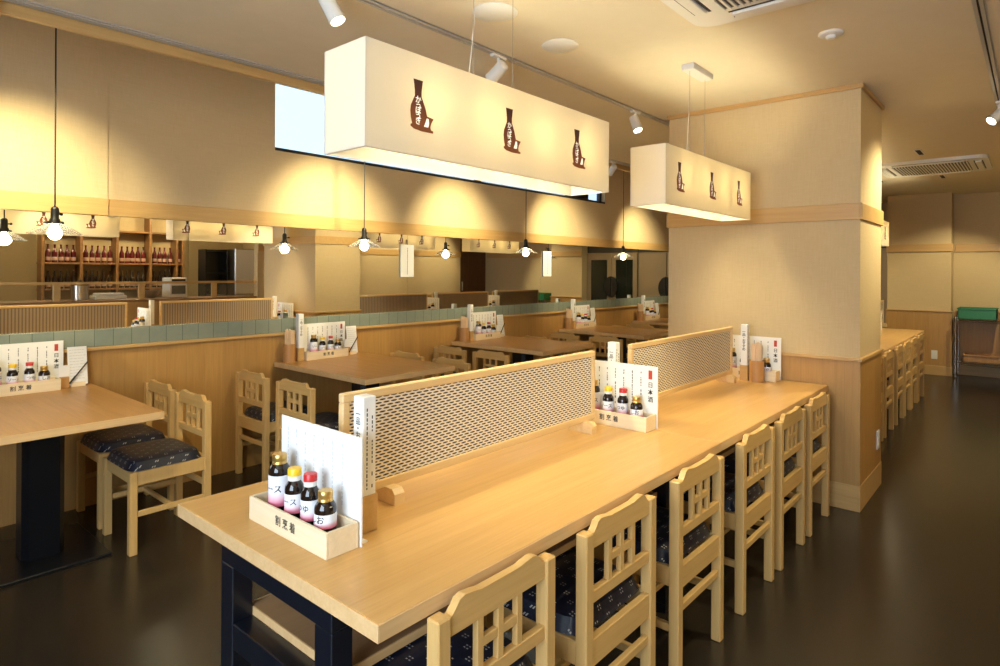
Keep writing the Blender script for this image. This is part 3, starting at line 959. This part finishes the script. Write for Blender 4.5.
def table_set(cx, cy, rz, where, board='menu', pieces='bsm', z=.72, cup=None, slv=None, pad=None, clip=None):
    rm = Matrix.Rotation(rz, 4, 'Z')
    def P(x, y, dz=0):
        q = rm @ Vector((x, y, 0))
        return (cx + q.x, cy + q.y, z + dz)
    put(cond_box, 'box', P(0, 0), rz, 'pale wood box of sauce bottles ' + where, 'condiment box', 'condiment boxes on the tables')
    for key, h, rad, cap, rg, word, desc, x in BT:
        put(sauce(h, rad, cap, rg, word), 'b_' + key, P(x, -.003, .006), rz + .12, desc + ' sauce bottle ' + where, 'sauce bottle', 'sauce bottles in the condiment boxes')
    if board == 'menu':
        put(menu_board(), 'menu', P(.03 if rz == 0 else 0., .052), rz, 'white drink menu board ' + where, 'menu board', 'menu boards on the tables')
    else:
        put(menu_board(True), 'menuglare', P(0, .052), rz, 'white menu board with lettering paled as glare ' + where, 'menu board')
    if slv:
        put(sleeve, 'sleeve', P(*slv), rz, 'tall paper menu in wood holder ' + where, 'paper menu', 'paper menus in wooden holders')
    if cup:
        put(chop_cup, 'cup', P(*cup), rz, 'wooden cup of wrapped chopsticks ' + where, 'chopstick cup', 'chopstick cups on the tables')
    if pad:
        put(order_pad, 'pad', P(*pad), rz, 'white order sheet with black pen ' + where, 'order sheet', 'order sheets on the wall tables')
    if clip:
        put(card_clip, 'clip', P(*clip), rz, 'tiny blank card in a wooden clip ' + where, 'card clip', 'card clips on the wall tables')
table_set(.855, 1.405, -PI / 2, 'at the near end of the long table', board='blank', slv=(.104, .118))  # same menu here, its lettering paled to imitate glare
table_set(2.375, 1.395, -PI / 2, 'between the two screens on the long table', slv=(-.06, .10))
table_set(3.985, 1.372, -PI / 2, 'on the long table against the pillar', slv=(.010, -.085), cup=(.085, -.098))
table_set(6.36, 1.44, -PI / 2, 'at the first gap between screens behind the pillar', slv=(-.06, .10))
table_set(7.74, 1.44, -PI / 2, 'at the second gap between screens behind the pillar', slv=(-.06, .10))
for k, (dx, wh) in enumerate(((.41, 'on the nearest wall table'), (.362, 'on the second wall table'), (.385, 'on the third wall table'), (.385, 'on the fourth wall table'), (.385, 'on the fifth wall table'))):
    x = TL[k][0] + dx
    table_set(x, 4.085, 0, wh, cup=(-.298, .0) if k else None, slv=(-.215, .0) if k else None, pad=(.262 if k else .275, .02), clip=(.207, .015))

# ================================================================ WALL THINGS
def sign(x, label):
    r = empty('paper_sign', (x, YW - .008, 1.33), 0, label, 'paper sign', 'white paper signs hung on the mirror')
    MB().box(-.075, -.012, 0, .075, -.002, .285, .002).build('board', 'paper', r)
    tx = MB()
    rn = random.Random(8)
    z = .255
    while z > .03:
        q = .008 + .012 * rn.random()
        tx.box(-.003, -.0128, z - q, .003, -.0121, z)
        z -= q + .006
    tx.build('lettering', 'grey_ink', r)
    MB().cyl((0, -.006, .284), (0, -.004, .330), .003, 8).build('hook', 'iron', r)
sign(3.575, 'narrow white paper sign on the mirror, left one, beside the second pendant lamp')
sign(5.64, 'narrow white paper sign on the mirror, right one, near the stainless fridge reflection')

def outlet(loc, rz, label):
    r = empty('wall_outlet', loc, rz, label, 'wall outlet', 'wall outlets')
    MB().box(-.035, -.008, -.06, .035, 0, .06, .003).build('cover_plate', 'plastic', r)
    MB().box(-.017, -.010, -.04, .017, -.007, .04, .001).build('socket_insert', 'white', r)
outlet((10.288, 1.04, .28), -PI / 2, 'white wall outlet low on the far wainscot beside the shelf rack')
outlet((4.59, PY0 - .007, .32), 0, 'slim wall outlet low on the aisle side of the pillar')

# wire shelf rack with a green crate at the far end of the aisle
r = empty('shelf_rack', (10.36, .38, 0), 0, 'chrome wire shelf rack at the far end of the aisle', 'shelf rack')
for sx in (-.2, .2):
    for sy in (-.42, .42):
        p = MB().cyl((sx, sy, .02), (sx, sy, .82), .0125, 12)
        p.build('post', 'chrome', r)
for z in (.785, .22):
    s_ = MB()
    for y in (-.42, .42):
        s_.cyl((-.2, y, z), (.2, y, z), .005, 8).cyl((-.2, y, z - .03), (.2, y, z - .03), .004, 8)
    for x in (-.2, .2):
        s_.cyl((x, -.42, z), (x, .42, z), .005, 8).cyl((x, -.42, z - .03), (x, .42, z - .03), .004, 8)
        for k in range(17):
            y = -.42 + k * .0525
            s_.cyl((x, y, z - (.03 if k % 2 else 0)), (x, min(y + .0525, .42), z - (0 if k % 2 else .03)), .003, 6)
    for k in range(25):
        y = -.40 + k * .0333
        s_.cyl((-.2, y, z + .003), (.2, y, z + .003), .0025, 6)
    s_.build('wire_shelf', 'chrome', r)
def crate(mk, loc, dims, label):
    o = empty('storage_crate', loc, 0, label, 'crate')
    x, y, z = dims
    b = MB()
    for s in (-1, 1):
        b.box(s * x, -y, 0, s * (x - .006), y, z)
        b.box(-x, s * y, 0, x, s * (y - .006), z)
    b.box(-x, -y, 0, x, y, .006)
    b.build('basket', mk, o)
    rb = MB()
    for s in (-1, 1):
        rb.box(s * (x + .010), -y - .010, z - .018, s * (x - .004), y + .010, z, .002).box(-x - .01, s * (y + .01), z - .018, x + .01, s * (y - .004), z, .002)
        for k in range(9):
            q = -y + .02 + k * (2 * y - .04) / 8
            rb.box(s * (x + .004), q - .005, .01, s * x, q + .005, z - .018)
    rb.build('rim', mk, o)
crate('green', (10.36, .575, .791), (.19, .20, .145), 'green plastic crate on top of the wire shelf rack')
crate('green', (10.36, .12, .791), (.19, .20, .125), 'green plastic crate at the right edge, on the rack beyond the first crate')
crate('cup', (10.36, .42, .226), (.17, .30, .10), 'low tan basket on the bottom shelf of the wire rack')

# stainless fridges at the far end, seen in the mirror
def fridge(y0, y1, glass, label):
    r = empty('upright_fridge', (10.45, (y0 + y1) / 2, 0), 0, label, 'fridge', 'upright fridges')
    h = (y1 - y0) / 2
    MB().box(.04, -h, .1, .72, h, 1.9, .004).build('cabinet', 'bronze', r)
    MB().box(.08, -h + .02, 0, .68, h - .02, .1).build('plinth', 'black', r)
    MB().box(.02, -h, 1.76, .05, h, 1.9, .003).build('control_panel', 'grille', r)
    for s in (-1, 1):
        a, c = sorted((s * .004, s * (h - .006)))
        if glass:
            d = MB().box(0, a, .14, .04, a + .09, 1.74).box(0, c - .09, .14, .04, c, 1.74).box(0, a + .09, .14, .04, c - .09, .26).box(0, a + .09, 1.62, .04, c - .09, 1.74).build('door', 'bronze', r)
            MB().box(.012, a + .088, .258, .02, c - .088, 1.622).build('glass', 'glassdark', d)
        else:
            d = MB().box(0, a, .14, .04, c, 1.74, .006).build('door', 'bronze', r)
        pts = [(s * .15 * math.sin(R(t)), 1.10 + .20 * math.cos(R(t))) for t in range(0, 181, 15)]
        pts = [(s * .006, 1.30)] + pts[1:-1] + [(s * .006, .90)]
        MB().prism(pts, 'x', -.03, .0).build('door_handle', 'iron', d)
fridge(1.62, 2.74, True, 'stainless upright fridge with two glass doors, seen in the mirror')
fridge(2.76, 3.90, False, 'stainless upright fridge with solid doors, seen in the mirror left of the pillar')

# ================================================================ KITCHEN, SEEN IN THE MIRROR
r = empty('kitchen_counter', (3.26, YR - .25, 0), 0, 'kitchen serving counter with wooden rail, seen in the mirror', 'counter')
MB().box(-1.74, -.1, 0, 1.74, .24, .92).build('counter_front', 'wains', r)
MB().box(-1.75, -.36, .92, 1.75, .25, .955, .003).build('worktop', 'shelfwood', r)
MB().box(-1.75, .19, 1.175, 1.75, .235, 1.21, .003).build('rail', 'trim', r)
for x in (-.97, .04, 1.07):
    MB().box(x - .04, .19, .955, x + .04, .23, 1.175, .003).build('post', 'trim', r)
MB().box(-1.74, .208, .957, 1.74, .214, 1.174).build('glass_guard', 'pane', r)
r = empty('sake_shelf', (3.72, -3.7, 0), 0, 'open wooden shelf of red sake bottles, seen in the mirror', 'shelf')
for x in (-1.06, -.53, 0., .53, .98, 1.09):
    MB().box(x - .02, -.13, 0, x + .02, .13, 2.35, .002).build('upright', 'shelfwood', r)
for z in (.5, 1.03, 1.46, 2.02):
    MB().box(-1.09, -.12, z, 1.09, .12, z + .03, .002).build('shelf_board', 'shelfwood', r)
MB().box(-1.09, -.135, .4, 1.09, -.13, 2.3).build('back_board', 'wall', r)
def sake(kind):
    def mk():
        b = MB()
        b.lathe([(0, 0), (.037, 0), (.038, .004), (.038, .155), (.034, .175), (.018, .215), (.0135, .235), (.0135, .272), (.016, .273), (.016, .29), (0, .291)], 14)
        b.mi = 1
        b.lathe([(.0385, .03), (.0388, .031), (.0388, .085), (.0385, .086)], 14)
        return b.build('sake_bottle', [kind, 'sakelabel'])
    return mk
for row, z, kd in (('upper', 1.491, 'sake'), ('lower', 1.061, 'sakeg')):
    i = 0
    for bay, n in ((-.795, 5), (-.265, 5), (.265, 5), (.755, 4), (1.035, 1)):
        for k in range(n):
            x = bay + (k - (n - 1) / 2) * .088 + random.uniform(-.006, .006)
            put(sake(kd), kd, (3.72 + x, -3.66, z), random.uniform(-.4, .4), 'dark red sake bottle on the %s row of the kitchen shelf in the mirror' % row if row == 'upper' else 'dark brown sake bottle on the lower row of the kitchen shelf in the mirror', 'sake bottle', 'sake bottles on the %s row' % row)
            i += 1
r = empty('steel_urn', (2.65, -1.62, .957), 0, 'stainless urn with dark lid on the kitchen counter, seen in the mirror', 'urn')
MB().lathe([(0, 0), (.10, 0), (.10, .20), (0, .20)], 24).build('body', 'steel', r)
MB().lathe([(0, .20), (.105, .20), (.105, .235), (.03, .25), (.02, .27), (0, .27)], 24).build('lid', 'grille', r)
r = empty('dish_tray', (3.0, -1.62, .957), 0, 'white tray of dishes on the kitchen counter, seen in the mirror', 'tray')
MB().box(-.2, -.13, 0, .2, .13, .05, .01, 2).build('tray', 'plastic', r)
MB().box(-.17, -.1, .05, .17, .1, .085, .01, 2).build('folded_cloth', 'paper', r)
r = empty('coffee_machine', (3.95, -1.75, .957), 0, 'white and black drink machine on the kitchen counter, seen in the mirror', 'drink machine')
MB().box(-.13, -.15, 0, .13, .15, .30, .012, 2).build('body', 'plastic', r)
MB().box(-.10, .145, .05, .10, .155, .18).build('nozzle_bay', 'grille', r)
MB().box(-.10, .148, .21, .10, .156, .28).build('display', 'black', r)
r = empty('steel_cabinet', (5.52, -2.9, 1.15), 0, 'pale steel cabinet in the kitchen beside a dark shelf, seen in the mirror', 'cabinet')
MB().box(-.2, -.3, -1.15, .2, .3, .62, .006).build('cabinet_body', 'steel', r)
MB().box(-.19, .3, -.2, .19, .312, .6, .004).build('door', 'white', r)
r = empty('dark_shelf', (5.08, -2.95, 0), 0, 'dark open shelf standing beside the pale kitchen cabinet, seen in the mirror', 'shelf')
MB().box(-.2, -.15, 0, -.18, .15, 1.75).box(.18, -.15, 0, .2, .15, 1.75).box(-.2, -.15, 0, .2, -.13, 1.75).build('frame', 'iron', r)
for z in (.4, .9, 1.3, 1.72):
    MB().box(-.18, -.13, z, .18, .15, z + .025).build('shelf_board', 'iron', r)
r = empty('steel_bowl', (3.56, -1.62, .957), 0, 'steel mixing bowl on the kitchen counter, seen in the mirror', 'bowl')
MB().lathe([(0, 0), (.06, 0), (.11, .05), (.13, .11), (.125, .11), (.105, .052), (.058, .006), (0, .006)], 24).build('bowl', 'steel', r)
